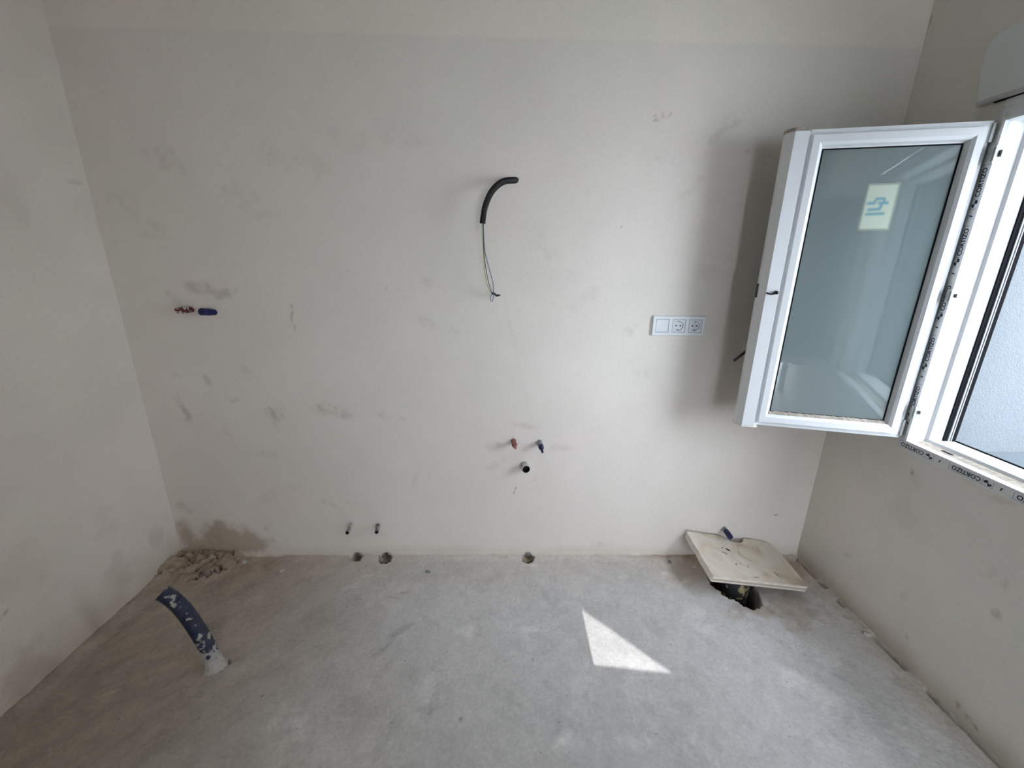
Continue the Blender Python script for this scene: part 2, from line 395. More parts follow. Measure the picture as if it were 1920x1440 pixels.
def wall_tint(x, z):
    base = np.ones(x.shape + (3,)) * WALL
    n = fbm(x, z, 2.2, 11); n2 = fbm(x, z, 9, 23)
    base *= (1 + .10 * (n - .5) + .05 * (n2 - .5))[..., None]
    # faint pink and green casts of the skim coat
    k = (fbm(x, z, 3.1, 77) - .5)[..., None]
    base *= 1 + k * np.array((.05, -.01, .02))
    # upper strip left by the roller: slightly paler and yellower
    line = 2.19 + .02 * (fbm(x, z * 0, 1.6, 5) - .5)
    up = sst(-.008, .008, z - line)[..., None]
    base = base * (1 + up * np.array((.06, .055, .02)))
    d = np.zeros(x.shape)
    for i, (px, py, a, b, an, st) in enumerate(SM):
        p = at(px, py, D); rx, ry = a / PXM * 1.15, b / PXM * 1.15
        near = (abs(x - p.x) < 2.5 * max(rx, ry)) & (abs(z - p.z) < 2.5 * max(rx, ry))
        if near.any():
            bl = np.zeros(x.shape); bl[near] = blob(x[near], z[near], p.x, p.z, rx, ry, -math.radians(an), 100 + i, .9, 28)
            gr = np.zeros(x.shape); gr[near] = .35 + 1.1 * sst(.4, .65, fbm(x[near] + z[near] * .4, z[near] * .6, 40, 300 + i))
            d = np.maximum(d, bl * gr * st * .95) if st > 0 else d + bl * st
    for (x0, y0, x1, y1, hw, st) in SC:
        a, b = at(x0, y0, D), at(x1, y1, D); ax, az, bx, bz = a.x, a.z, b.x, b.z
        t = np.clip(((x - ax) * (bx - ax) + (z - az) * (bz - az)) / ((bx - ax) ** 2 + (bz - az) ** 2 + 1e-9), 0, 1)
        dist = np.hypot(x - ax - t * (bx - ax), z - az - t * (bz - az)); h = max(hw / PXM, .0022)
        d = np.maximum(d, st * (1 - sst(h * .6, h * 1.8, dist)))
    base *= 1 - d[..., None] * np.array((.85, .92, 1.0))
    # damp patch in the lower left corner and the grubby foot of the wall
    damp = np.zeros(x.shape)
    for (px, py, rx, ry, sd) in ((425, 1010, .10, .10, 1), (470, 1012, .09, .09, 2), (380, 1025, .14, .07, 3), (350, 1000, .06, .10, 6)):
        p = at(px, py, D); damp = np.maximum(damp, blob(x, z, p.x, p.z, rx * 1.2, ry * 1.2, 0, 500 + sd, .8, 16))
    base *= 1 - damp[..., None] * np.array((.36, .41, .48))
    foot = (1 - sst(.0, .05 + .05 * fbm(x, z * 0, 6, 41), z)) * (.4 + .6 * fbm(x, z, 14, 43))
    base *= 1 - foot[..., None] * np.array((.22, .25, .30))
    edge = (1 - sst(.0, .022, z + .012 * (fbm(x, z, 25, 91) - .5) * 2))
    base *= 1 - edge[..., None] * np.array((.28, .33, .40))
    for (p, rx, ry) in NOTCH:
        r = np.hypot((x - p.x) / (rx * .75), z / .018) + .5 * (fbm(x, z, 60, 8) - .5); base = base * (1 - .95 * (1 - sst(.75, 1.05, r)))[..., None]  # notch shade painted near black into the wall colour
    return base
def back_pos(x, z):
    y = D + .004 * (fbm(x, z, 1.5, 61) - .5)
    y = y - .014 * (1 - sst(.0, .028, z + .014 * (fbm(x, z * 0, 10, 19) - .5)))       # lip of mortar at the foot
    for (p, rx, ry) in NOTCH:
        r = np.hypot((x - p.x) / (rx * .75), z / .018) + .5 * (fbm(x, z, 60, 8) - .5); y = y + .07 * (1 - sst(.7, 1.0, r))
    # lip where the side walls meet it
    return np.stack([x, y, z], -1)
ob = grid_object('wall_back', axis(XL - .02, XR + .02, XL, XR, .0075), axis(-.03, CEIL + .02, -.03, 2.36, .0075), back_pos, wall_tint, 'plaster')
tag(ob, 'large grey-white plaster wall with scuffs and a damp patch low by the corner', 'wall', kind='structure')

# ------------------------------------------------------------------ left wall
def side_tint(seed, dirty, fh=.07, fv=.10, tone=(1, 1, 1)):
    def f(y, z):
        base = np.ones(y.shape + (3,)) * WALL * np.array(tone)
        n = fbm(y, z, 2.4, seed); n2 = fbm(y, z, 10, seed + 9)
        base *= (1 + .12 * (n - .5) + .06 * (n2 - .5))[..., None]
        k = (fbm(y, z, 3.3, seed + 20) - .5)[..., None]; base *= 1 + k * np.array((.06, -.01, .03))
        d = np.zeros(y.shape)
        for i, (yy, zz, a, b, an, st) in enumerate(dirty):
            d = np.maximum(d, st * blob(y, z, yy, zz, a, b, an, seed + 40 + i, .8, 24))
        base *= 1 - d[..., None] * np.array((.85, .92, 1))
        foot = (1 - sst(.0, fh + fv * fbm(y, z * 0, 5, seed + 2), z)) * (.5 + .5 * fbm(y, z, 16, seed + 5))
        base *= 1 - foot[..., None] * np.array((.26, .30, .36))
        return base
    return f
lw = [(at_left(px, py), a, b, an, st) for (px, py, a, b, an, st) in
      ((138, 342, .05, .012, .1, .18), (12, 375, .06, .08, 0, .08), (5, 1155, .035, .006, .4, .4), (75, 1090, .03, .03, 0, .1), (205, 490, .02, .02, 0, .12),
       (40, 1080, .1, .12, .3, .06), (60, 1260, .10, .10, .3, .18), (230, 1070, .09, .10, .2, .12), (200, 985, .05, .12, .3, .06), (290, 1010, .05, .08, 0, .14))]
lw = [(p.y, p.z, a, b, an, st) for (p, a, b, an, st) in lw]
def left_pos(y, z):
    return np.stack([XL + .006 * (fbm(y, z, 1.4, 71) - .5) + .004 * (fbm(y * 0, z, 14, 73) - .5) * sst(D - .06, D, y), y, z], -1)
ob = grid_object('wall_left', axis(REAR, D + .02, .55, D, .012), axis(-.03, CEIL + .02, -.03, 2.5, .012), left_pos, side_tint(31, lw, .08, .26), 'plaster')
tag(ob, 'bare plaster side wall facing the open window', 'wall', kind='structure')

# ------------------------------------------------------------------ right wall with the window opening
rw = [(at_right(px, py), a, b, an, st) for (px, py, a, b, an, st) in
      ((1870, 1155, .022, .022, 0, .3), (1890, 1090, .012, .05, .2, .14), (1710, 885, .005, .008, 0, .5), (1695, 1115, .008, .03, .3, .1), (1590, 1040, .03, .012, -.5, .12),
       (1700, 1195, .004, .014, .6, .35), (1590, 1040, .004, .02, .9, .2), (1905, 990, .003, .02, .9, .4), (1855, 1075, .02, .05, .4, .08), (1795, 1320, .012, .012, .5, .4),
       (1815, 1345, .008, .010, .5, .45), (1828, 1363, .006, .006, .5, .5), (1840, 900, .05, .02, -.3, .10), (1870, 935, .06, .012, -.3, .12), (1715, 900, .03, .03, 0, .08),
       (1640, 1180, .02, .05, .4, .07), (1740, 45, .01, .03, 0, .35), (1732, 75, .008, .03, 0, .3), (1850, 205, .03, .03, 0, .10), (1690, 960, .08, .06, .2, .05))]
rw = [(p.y, p.z, a, b, an, st) for (p, a, b, an, st) in rw]
def right_pos(y, z):
    wv = .010 * (fbm(y, z * 0, 6, 15) - .5) * (1 - sst(0, .06, z))
    return np.stack([XR + .003 * (fbm(y, z, 1.5, 81) - .5) + wv, y, z], -1)
hole = lambda y, z: (y > YN - .02) & (y < YF + .02) & (z > ZB - .02) & (z < ZT + .02)
ob = grid_object('wall_right', axis(REAR, D + .02, .25, D, .010), axis(-.03, CEIL + .02, -.03, 2.40, .010), right_pos, side_tint(47, rw, tone=(1.03, 1.06, 1.09)), 'plaster', hole)  # tone lifts and cools this wall's albedo in place of missing fill light
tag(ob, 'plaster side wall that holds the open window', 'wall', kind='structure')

# rear wall with a doorway added for fill light, and ceiling, behind and above the viewer
DX0, DX1 = .60, 1.47
f = lambda a, b: np.stack([a, np.full(a.shape, REAR), b], -1)
tag(grid_object('wall_rear', np.unique(np.r_[np.linspace(XL - .02, XR + .02, 20), DX0, DX1]), np.unique(np.r_[np.linspace(-.03, CEIL + .02, 20), 2.05]), f, side_tint(5, []), 'plaster', lambda a, b: (a > DX0) & (a < DX1) & (b < 2.05)), 'plaster wall opposite the wall with the pipe stubs', 'wall', kind='structure')
tag(MB().box((XL - .02, REAR - .02, CEIL), (XR + .02, D + .02, CEIL + .1)).build('ceiling', 'ceil'), 'plain plaster ceiling of the bare room', 'ceiling', kind='structure')

dr = thing('fill_door', 'added unseen doorway with plain white lining that lets in fill light', 'doorway', ((DX0 + DX1) / 2, REAR, 0), kind='structure')  # doorway added to bring in fill light from behind the viewer
for (a, b) in (((DX0 - .03, REAR - .22, 0), (DX0 + .01, REAR + .01, 2.06)), ((DX1 - .01, REAR - .22, 0), (DX1 + .03, REAR + .01, 2.06)), ((DX0 - .03, REAR - .22, 2.05), (DX1 + .03, REAR + .01, 2.09))):
    put(dr, MB().box(a, b).build('fill_door_lining', 'white_alu', bevel=.002))
cw = MB().box((DX0 - .12, -3.6, -.05), (DX0 - .03, REAR - .001, 2.4)).box((DX1 + .03, -3.6, -.05), (DX1 + .12, REAR - .001, 2.4)).box((DX0 - .12, -3.6, 2.3), (DX1 + .12, REAR - .001, 2.4))  # added passage, shaped to aim the fill light at the window side
tag(cw.build('fill_passage', 'passage'), 'added unseen passage walls that narrow the fill light', 'wall', kind='structure')
tag(MB().box((-6, -9, -.08), (1.6, REAR - .001, -.03)).build('terrace_ground', 'ext'), 'pale terrace paving outside the doorway', 'ground', kind='structure')
# ------------------------------------------------------------------ floor
HOLE = [(.975, 1.575), (.994, 1.516), (1.020, 1.482), (1.045, 1.462), (1.062, 1.437), (1.094, 1.412), (1.106, 1.422), (1.140, 1.438), (1.152, 1.46), (1.166, 1.521), (1.172, 1.60), (1.14, 1.66), (1.06, 1.68), (.99, 1.64)]
def poly_sd(x, y, P):
    """signed distance to a polygon, negative inside"""
    d = np.full(x.shape, 9.0); ins = np.zeros(x.shape, bool)
    for (x0, y0), (x1, y1) in zip(P, P[1:] + P[:1]):
        ex, ey = x1 - x0, y1 - y0
        t = np.clip(((x - x0) * ex + (y - y0) * ey) / (ex * ex + ey * ey), 0, 1)
        d = np.minimum(d, np.hypot(x - x0 - t * ex, y - y0 - t * ey))
        c = ((y0 > y) != (y1 > y)) & (x < ex * (y - y0) / (ey if abs(ey) > 1e-9 else 1e-9) + x0); ins ^= c
    return np.where(ins, -d, d)
def lumps(x, y): return fbm(x, y, 22, 401, 4)
def corner_mask(x, y):
    r = np.hypot((x - (XL + .02)) / .34, (y - D) / .22); return 1 - sst(.45, 1.05, r + .35 * (fbm(x, y, 12, 7) - .5))
def floor_h(x, y):
    z = .006 * (fbm(x, y, 2.0, 201) - .5) + .0035 * (fbm(x, y, 18, 211) - .5)
    lft = 1 - sst(-1.35, -.4, x); z = z + lft * .010 * (fbm((x + y) * .5, (x - y) * 1.6, 12, 451, 4) - .5)
    # fillet of spilt mortar along the left wall and in the far corner
    dl = x - XL; wd = .055 + .05 * fbm(y, y * 0, 5, 221)
    z = z + .024 * (1 - sst(0, 1, (dl + .05 * (fbm(x, y, 14, 233) - .5)) / wd)) * (.4 + .8 * fbm(x, y, 9, 231))
    cm = corner_mask(x, y); z = z + cm * (.006 + .075 * lumps(x, y) ** 1.6)
    crk = (1 - sst(.012, .035, abs(fbm(x * .8 + y, y * 1.3 - x * .6, 17, 411, 3) - .5))) * sst(.40, .50, fbm(x, y, 13, 431, 2)) * sst(.15, .4, cm); z = z - .045 * crk
    # foot of the back wall: a ragged ridge
    z = z + .012 * (1 - sst(0, .045, (D - y) + .02 * (fbm(x, y, 22, 241) - .5))) * sst(XL, XL + .3, x)
    # open joint along the right wall
    dr = XR - x; on = sst(.26, .38, fbm(y, y * 0, 9, 261)); off = .010 * fbm(y, y * 0, 16, 271)
    z = z - .035 * on * (1 - sst(.0045, .009, abs(dr - .007 - off)))
    z = z + .010 * (1 - sst(0, .05, dr)) * fbm(x, y, 16, 281) * (1 - on * .5)
    # small notches under the back wall
    for (p, rx, ry) in NOTCH:
        r = np.hypot((x - p.x) / rx, (y - (p.y + .015)) / ry) + .6 * (fbm(x, y, 60, 8) - .5); z = z - .10 * (1 - sst(.75, 1.0, r))
    r = np.hypot((x + 1.026) / .035, (y - 1.185) / .02); z = z - .02 * (1 - sst(.6, 1.0, r))
    sd = poly_sd(x, y, HOLE) + .022 * (fbm(x, y, 50, 291) - .5)
    z = z - .20 * (1 - sst(-.006, .0, sd))
    return z
BRK = [(1.40, 1.69, .16, .09), (1.25, 1.44, .16, .12), (.90, 1.66, .16, .10), (1.10, 1.42, .16, .06)]
def floor_tint(x, y):
    base = np.ones(x.shape + (3,)) * np.array((.70, .675, .655))
    n = fbm(x, y, 1.6, 301); n2 = fbm(x, y, 6, 311); n3 = fbm(x * 1.5, y, 20, 321)
    base *= (1 + .18 * (n - .5) + .14 * (n2 - .5) + .16 * (n3 - .5) + .12 * (fbm(x, y, 75, 325, 2) - .5))[..., None]
    lf = (1 - sst(-1.35, -.15, x + .5 * (fbm(x, y, 3, 331) - .5)))[..., None]              # browner, dustier side
    base = base * (1 - lf * np.array((.36, .45, .53)))
    base = base * (1 + lf * .34 * (fbm((x + y) * .5, (x - y) * 1.6, 10, 461, 5) - .5)[..., None])
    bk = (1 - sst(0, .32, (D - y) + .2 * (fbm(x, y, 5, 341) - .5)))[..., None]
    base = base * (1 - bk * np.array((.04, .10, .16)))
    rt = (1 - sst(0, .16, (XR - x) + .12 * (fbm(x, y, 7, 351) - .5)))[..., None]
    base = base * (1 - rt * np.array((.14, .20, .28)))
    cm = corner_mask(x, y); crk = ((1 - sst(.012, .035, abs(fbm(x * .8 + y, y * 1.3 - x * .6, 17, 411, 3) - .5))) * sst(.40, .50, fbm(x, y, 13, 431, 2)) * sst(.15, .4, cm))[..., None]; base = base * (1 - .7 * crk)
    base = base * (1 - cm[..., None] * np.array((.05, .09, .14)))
    # dark brown earth by the hole and along the joint by the stone
    for i, (cx, cy, ra, rb) in enumerate(BRK):
        bl = blob(x, y, cx, cy, ra, rb, 0, 600 + i, .8, 16)[..., None]; base = base * (1 - bl * np.array((.20, .27, .34)))
    strip = ((1 - sst(.0, .05, (D - y) + .02 * (fbm(x, y, 15, 361) - .5))) * sst(.55, .85, x) * (1 - sst(1.3, 1.45, x)))[..., None]
    base = base * (1 - strip * np.array((.45, .55, .66)))
    # plaster splashes
    sp = sst(.60, .68, fbm(x, y, 11, 371, 5)) * sst(.4, .6, fbm(x, y, 3, 381)); base = base * (1 + .10 * sp[..., None])
    sp = sst(.62, .66, fbm(x * .6 + y, y * .5 - x, 16, 391, 4)); base = base * (1 - .07 * sp[..., None])
    # grey-green rubbed marks
    for i, (px, py, a, b, an) in enumerate(((760, 1112, .05, .010, .3), (735, 1120, .04, .008, -.2), (755, 1180, .07, .018, .7), (720, 1215, .05, .012, .9), (800, 1330, .05, .02, 0), (1575, 1270, .05, .008, -.8), (1562, 1375, .03, .006, -.9), (1680, 1268, .012, .016, 0), (1690, 1290, .02, .006, -.9))):
        p = at_floor(px, py); bl = blob(x, y, p.x, p.y, a, b, an, 700 + i, .9, 26)[..., None]; base = base * (1 - bl * .18)
    for i, (px, py, a, b, an) in enumerate(((565, 1350, .05, .025, .6), (640, 1348, .09, .006, 0), (735, 1345, .04, .008, 1.0), (1060, 1400, .05, .03, .3), (1180, 1390, .07, .03, 0), (345, 1280, .06, .02, .4), (1170, 1082, .03, .012, .3), (1060, 1380, .03, .02, .2), (1480, 1270, .06, .05, 0), (1540, 1300, .06, .05, 0), (270, 1080, .10, .012, .8), (170, 1165, .16, .02, .8), (110, 1245, .12, .02, .8), (300, 1255, .06, .015, .5), (290, 1230, .05, .012, .4), (210, 1300, .05, .012, .6), (660, 1100, .05, .02, .5), (690, 1080, .03, .015, .3), (1250, 1075, .03, .01, 0), (1280, 1090, .03, .01, 0), (1000, 1060, .05, .012, 0), (880, 1185, .06, .03, 0), (990, 1180, .06, .02, 0))):
        p = at_floor(px, py); bl = blob(x, y, p.x, p.y, a, b, an, 740 + i, .9, 24)[..., None]; base = base * (1 + bl * .14)
    on = sst(.26, .38, fbm(y, y * 0, 9, 261)); off = .010 * fbm(y, y * 0, 16, 271)
    base = base * (1 - .8 * (on * (1 - sst(.004, .008, abs((XR - x) - .007 - off))))[..., None])
    # soil colour in the hole and notches, blackened to paint in their shade
    sd = poly_sd(x, y, HOLE) + .022 * (fbm(x, y, 50, 291) - .5); k = (1 - sst(-.006, .003, sd))[..., None]; base = base * (1 - k * np.array((.93, .94, .95)))
    for (p, rx, ry) in NOTCH:
        r = np.hypot((x - p.x) / rx, (y - (p.y + .015)) / ry); k = (1 - sst(.8, 1.05, r))[..., None]; base = base * (1 - .97 * k)
    return base
pos = lambda x, y: np.stack([x, y, floor_h(x, y)], -1)
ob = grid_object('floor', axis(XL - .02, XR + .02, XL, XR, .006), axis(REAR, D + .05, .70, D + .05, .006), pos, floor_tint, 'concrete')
tag(ob, 'raw concrete floor with dusty plaster splashes and a patch of sun', 'floor', kind='structure')

# ------------------------------------------------------------------ outdoors: thick facade, sill, patio, added light-blocking house
XO = 1.80
fz = MB()
fz.box((1.655, YF + .012, -.4), (3.2, 1.9, 4.2)).box((1.655, REAR - 1, -.4), (XO, YN - .012, 4.2))
fz.box((1.655, YN - .012, -.4), (2.3, YF + .012, .735)).box((1.655, YN - .012, ZT + .03), (XO, YF + .012, 4.2))
tag(fz.build('wall_facade', 'render'), 'rough white rendered outer wall and reveal beyond the window', 'wall', kind='structure')
tag(MB().box((1.66, YN - .012, .735), (2.33, YF + .012, .762)).build('trim_1', 'sillstone', bevel=.003), 'pale outer window sill below the open window', 'sill', kind='structure')
tag(MB().box((XO, -9, -.4), (16, 11, -.35)).build('patio_ground', 'ext'), 'pale paved ground outside the window', 'ground', kind='structure')
nh = thing('light_blocker_house', 'added unseen blocker with gable and tower shapes that cuts the sunlight', 'sun blocker', (5, 1, -.35), kind='structure')  # added out of view to shade the left wall and trim the sun patch
XH = 5.0
hy = lambda fx, fy: fy - AZ * (XH - fx)
hz = lambda fx: KSUN * (XH - fx)
y2, z2 = hy(.623, 1.133), hz(.623); y0, z0 = hy(.37, 1.392), hz(.37)
sl_ = (z0 - z2) / (y0 - y2); pk = y2 + 1.5  # blocker outline worked back from the wanted edges of the sun patch
frx = lambda a, b, h: (h, a, b)
put(nh, MB().prism([(y2 - .05, -.35), (y2 + 4.6, -.35), (y2 + 4.6, z2), (pk, z2 + 1.5 * sl_), (y2, z2), (y2 - .05, z2)], XH, XH + 3, frx).build('gable_blocker', 'blocker_wall'))
put(nh, MB().prism([(XH, y2 - .9), (XH + 1.5, y2 - 1.2), (XH + 1.5, y2 - .25), (XH, y2)], -.35, z2 + 1.2, lambda a, b, h: (a, b, h)).build('tower_blocker', 'blocker_wall'))

# ------------------------------------------------------------------ window_1: fixed frame
win = thing('window_1', 'white aluminium casement window standing open in the side wall', 'window', (XR, .83, .80), kind='structure')
def ring(profile, y0, y1, z0, z1, sides=('far', 'head', 'near', 'sill'), mk=None):
    """sweep an (x, w) profile round a rectangle with mitred corners; one MB per side"""
    out = {}
    c = {'fb': (y1, z0, 1, -1), 'ft': (y1, z1, 1, 1), 'nt': (y0, z1, -1, 1), 'nb': (y0, z0, -1, -1)}
    ends = {'far': ('fb', 'ft'), 'head': ('ft', 'nt'), 'near': ('nt', 'nb'), 'sill': ('nb', 'fb')}
    for s_ in sides:
        vs = []
        for e in ends[s_]:
            cy, cz, sy, sz = c[e]
            vs += [mk(x, cy + sy * w_, cz + sz * w_) for (x, w_) in profile]
        n = len(profile)
        out[s_] = (vs, [tuple(range(n)), tuple(range(n, 2 * n))] + [(i, (i + 1) % n, n + (i + 1) % n, n + i) for i in range(n)])
    return out
ident = lambda x, y, z: (x, y, z)
PF = [(XR + .02, .042), (XR - .004, .042), (XR - .004, .010), (XR - .011, .010), (XR - .011, .002), (XR - .004, .002), (XR + .004, .0), (XR + .058, .003), (XR + .062, -.008), (XR + .075, -.010), (XR + .076, -.004), (XR + .15, -.004), (XR + .15, .042)]
nm = {'far': 'frame_jamb', 'near': 'frame_jamb', 'head': 'frame_head', 'sill': 'frame_sill'}
fr_parts = {}
for s_, (vs, fs) in ring(PF, YN, YF, ZB, ZT, mk=ident).items():
    fr_parts[s_] = put(win, MB().add(vs, fs).build(nm[s_], 'white_alu'))
# shutter guides: grey channel, black brush, bright strip
for y, sg in ((YF + .004, -1), (YN - .004, 1)):
    g = put(win, MB().box((XR + .078, min(y, y + sg * .012), ZB - .004), (XR + .112, max(y, y + sg * .012), ZT + .004)).build('shutter_guide', 'guide'))
    b = MB().box((XR + .112, min(y, y + sg * .016), ZB - .004), (XR + .126, max(y, y + sg * .016), ZT + .004), 0)
    b.box((XR + .126, min(y, y + sg * .020), ZB - .004), (XR + .131, max(y, y + sg * .020), ZT + .004), 1)
    b.box((XR + .131, min(y, y + sg * .016), ZB - .004), (XR + .136, max(y, y + sg * .016), ZT + .004), 0)
    b.box((XR + .136, min(y, y + sg * .020), ZB - .004), (XR + .140, max(y, y + sg * .020), ZT + .004), 1)
    b.box((XR + .140, min(y, y + sg * .021), ZB - .004), (XR + .153, max(y, y + sg * .021), ZT + .004), 0)
    put(win, b.build('brush_seal', ['rubber', 'silver']))
b = MB().box((XR + .150, YN - .004, ZB - .02), (XR + .156, YF + .004, ZB + .0075))
put(win, b.build('sill_gasket', 'rubber'))
b = MB().box((XR + .012, YN + .01, ZB - .002), (XR + .056, YF - .004, ZB - .0005))
put(win, b.build('sill_dust', 'dust'))
b = MB().box((XR + .030, 1.262, ZB - .003), (XR + .038, 1.298, ZB + .0015))
put(win, b.build('drain_slot', 'blackin'))
# protective film with lettering
def text_mesh(txt, size):
    cu = bpy.data.curves.new('t', 'FONT'); cu.body = txt; cu.size = size; cu.align_x = 'LEFT'; cu.resolution_u = 2; cu.offset = size * .03
    o = bpy.data.objects.new('t', cu); COL.objects.link(o)
    dg = bpy.context.evaluated_depsgraph_get(); me = bpy.data.meshes.new_from_object(o.evaluated_get(dg))
    vs = [tuple(v.co) for v in me.vertices]; fs = [tuple(p.vertices) for p in me.polygons]
    bpy.data.objects.remove(o); bpy.data.curves.remove(cu); bpy.data.meshes.remove(me)
    return vs, fs
TV, TF = text_mesh('CORTIZO', .0205)
TW = max(v[0] for v in TV) - min(v[0] for v in TV); TX0 = min(v[0] for v in TV)
def strip(fr, runs, name):
    """lettering in strip coordinates (s along, t across); runs = list of (start of text, text length)"""
    b = MB(); e = .0006
    for (s0, ln, clip) in runs:
        k = ln / TW
        b.add([fr(s0 + (v[0] - TX0) * k, v[1] * .98 + .002, e) for v in TV], TF)
        L0, L1 = s0 - .036, s0 + ln + .008
        for (a0, a1, c0, c1) in ((L0, L1, -.0035, -.0027), (L0, L1, .0195, .0203), (L0, L0 + .0009, -.0035, .0203), (L1 - .0009, L1, -.0035, .0203), (s0 - .006, s0 - .0051, -.0035, .0203)):
            b.add([fr(a0, c0, e), fr(a1, c0, e), fr(a1, c1, e), fr(a0, c1, e)], [(0, 1, 2, 3)])
        # leaf-like emblem: two rounded lobes joined by a stem
        for (cu_, cv_, ru_, rv_, an_) in ((-.026, .013, .0062, .0038, .5), (-.014, .006, .0066, .0042, .5), (-.020, .0095, .0075, .0018, -.5)):
            n = 12; pts = []
            for i in range(n):
                a = 2 * math.pi * i / n; pu, pv = ru_ * math.cos(a), rv_ * math.sin(a)
                pts.append(fr(s0 + cu_ + pu * math.cos(an_) - pv * math.sin(an_), cv_ + pu * math.sin(an_) + pv * math.cos(an_), e))
            b.add(pts, [tuple(range(n))])
        b.add([fr(s0 - .060, .004, e), fr(s0 - .056, .004, e), fr(s0 - .053, .014, e), fr(s0 - .057, .014, e)], [(0, 1, 2, 3)])
    return b.build(name, 'ink')
XFILM = XR - .0042
# jamb: text runs upward, letter tops toward the corner of the room
put(win, MB().box((XFILM - .0006, YF + .011, ZB - .03), (XFILM + .0003, YF + .040, ZT + .03)).build('protective_film', 'film'))
frj = lambda s, t, e: (XFILM - .0006 - e, YF + .0135 + t, s)
put(win, strip(frj, [(z_, .085, 0) for z_ in (.930, 1.108, 1.286, 1.466, 1.645)], 'lettering'))
put(win, MB().box((XFILM - .0006, YN, ZB - .040), (XFILM + .0003, YF + .011, ZB - .011)).build('protective_film', 'film'))
# sill: the film runs upside down
frs = lambda s, t, e: (XFILM - .0006 - e, s, ZB - .0135 - t)
put(win, strip(frs, [(y_, .088, 0) for y_ in (1.318, 1.134, .950, .766)], 'lettering'))
# hinges on the jamb lip
for (za, zb_) in ((1.737, 1.787), (1.315, 1.359), (.90, .945)):
    b = MB().box((XR - .020, YF - .004, za), (XR - .006, YF + .012, zb_)).tube([(XR - .020, YF - .002, za + .006), (XR - .020, YF - .002, zb_ - .006)], .0045, 10)
    b.box((XR - .006, YF - .012, za + .018), (XR + .010, YF + .002, zb_ - .014))
    put(win, b.build('hinge', 'steel', bevel=.001))

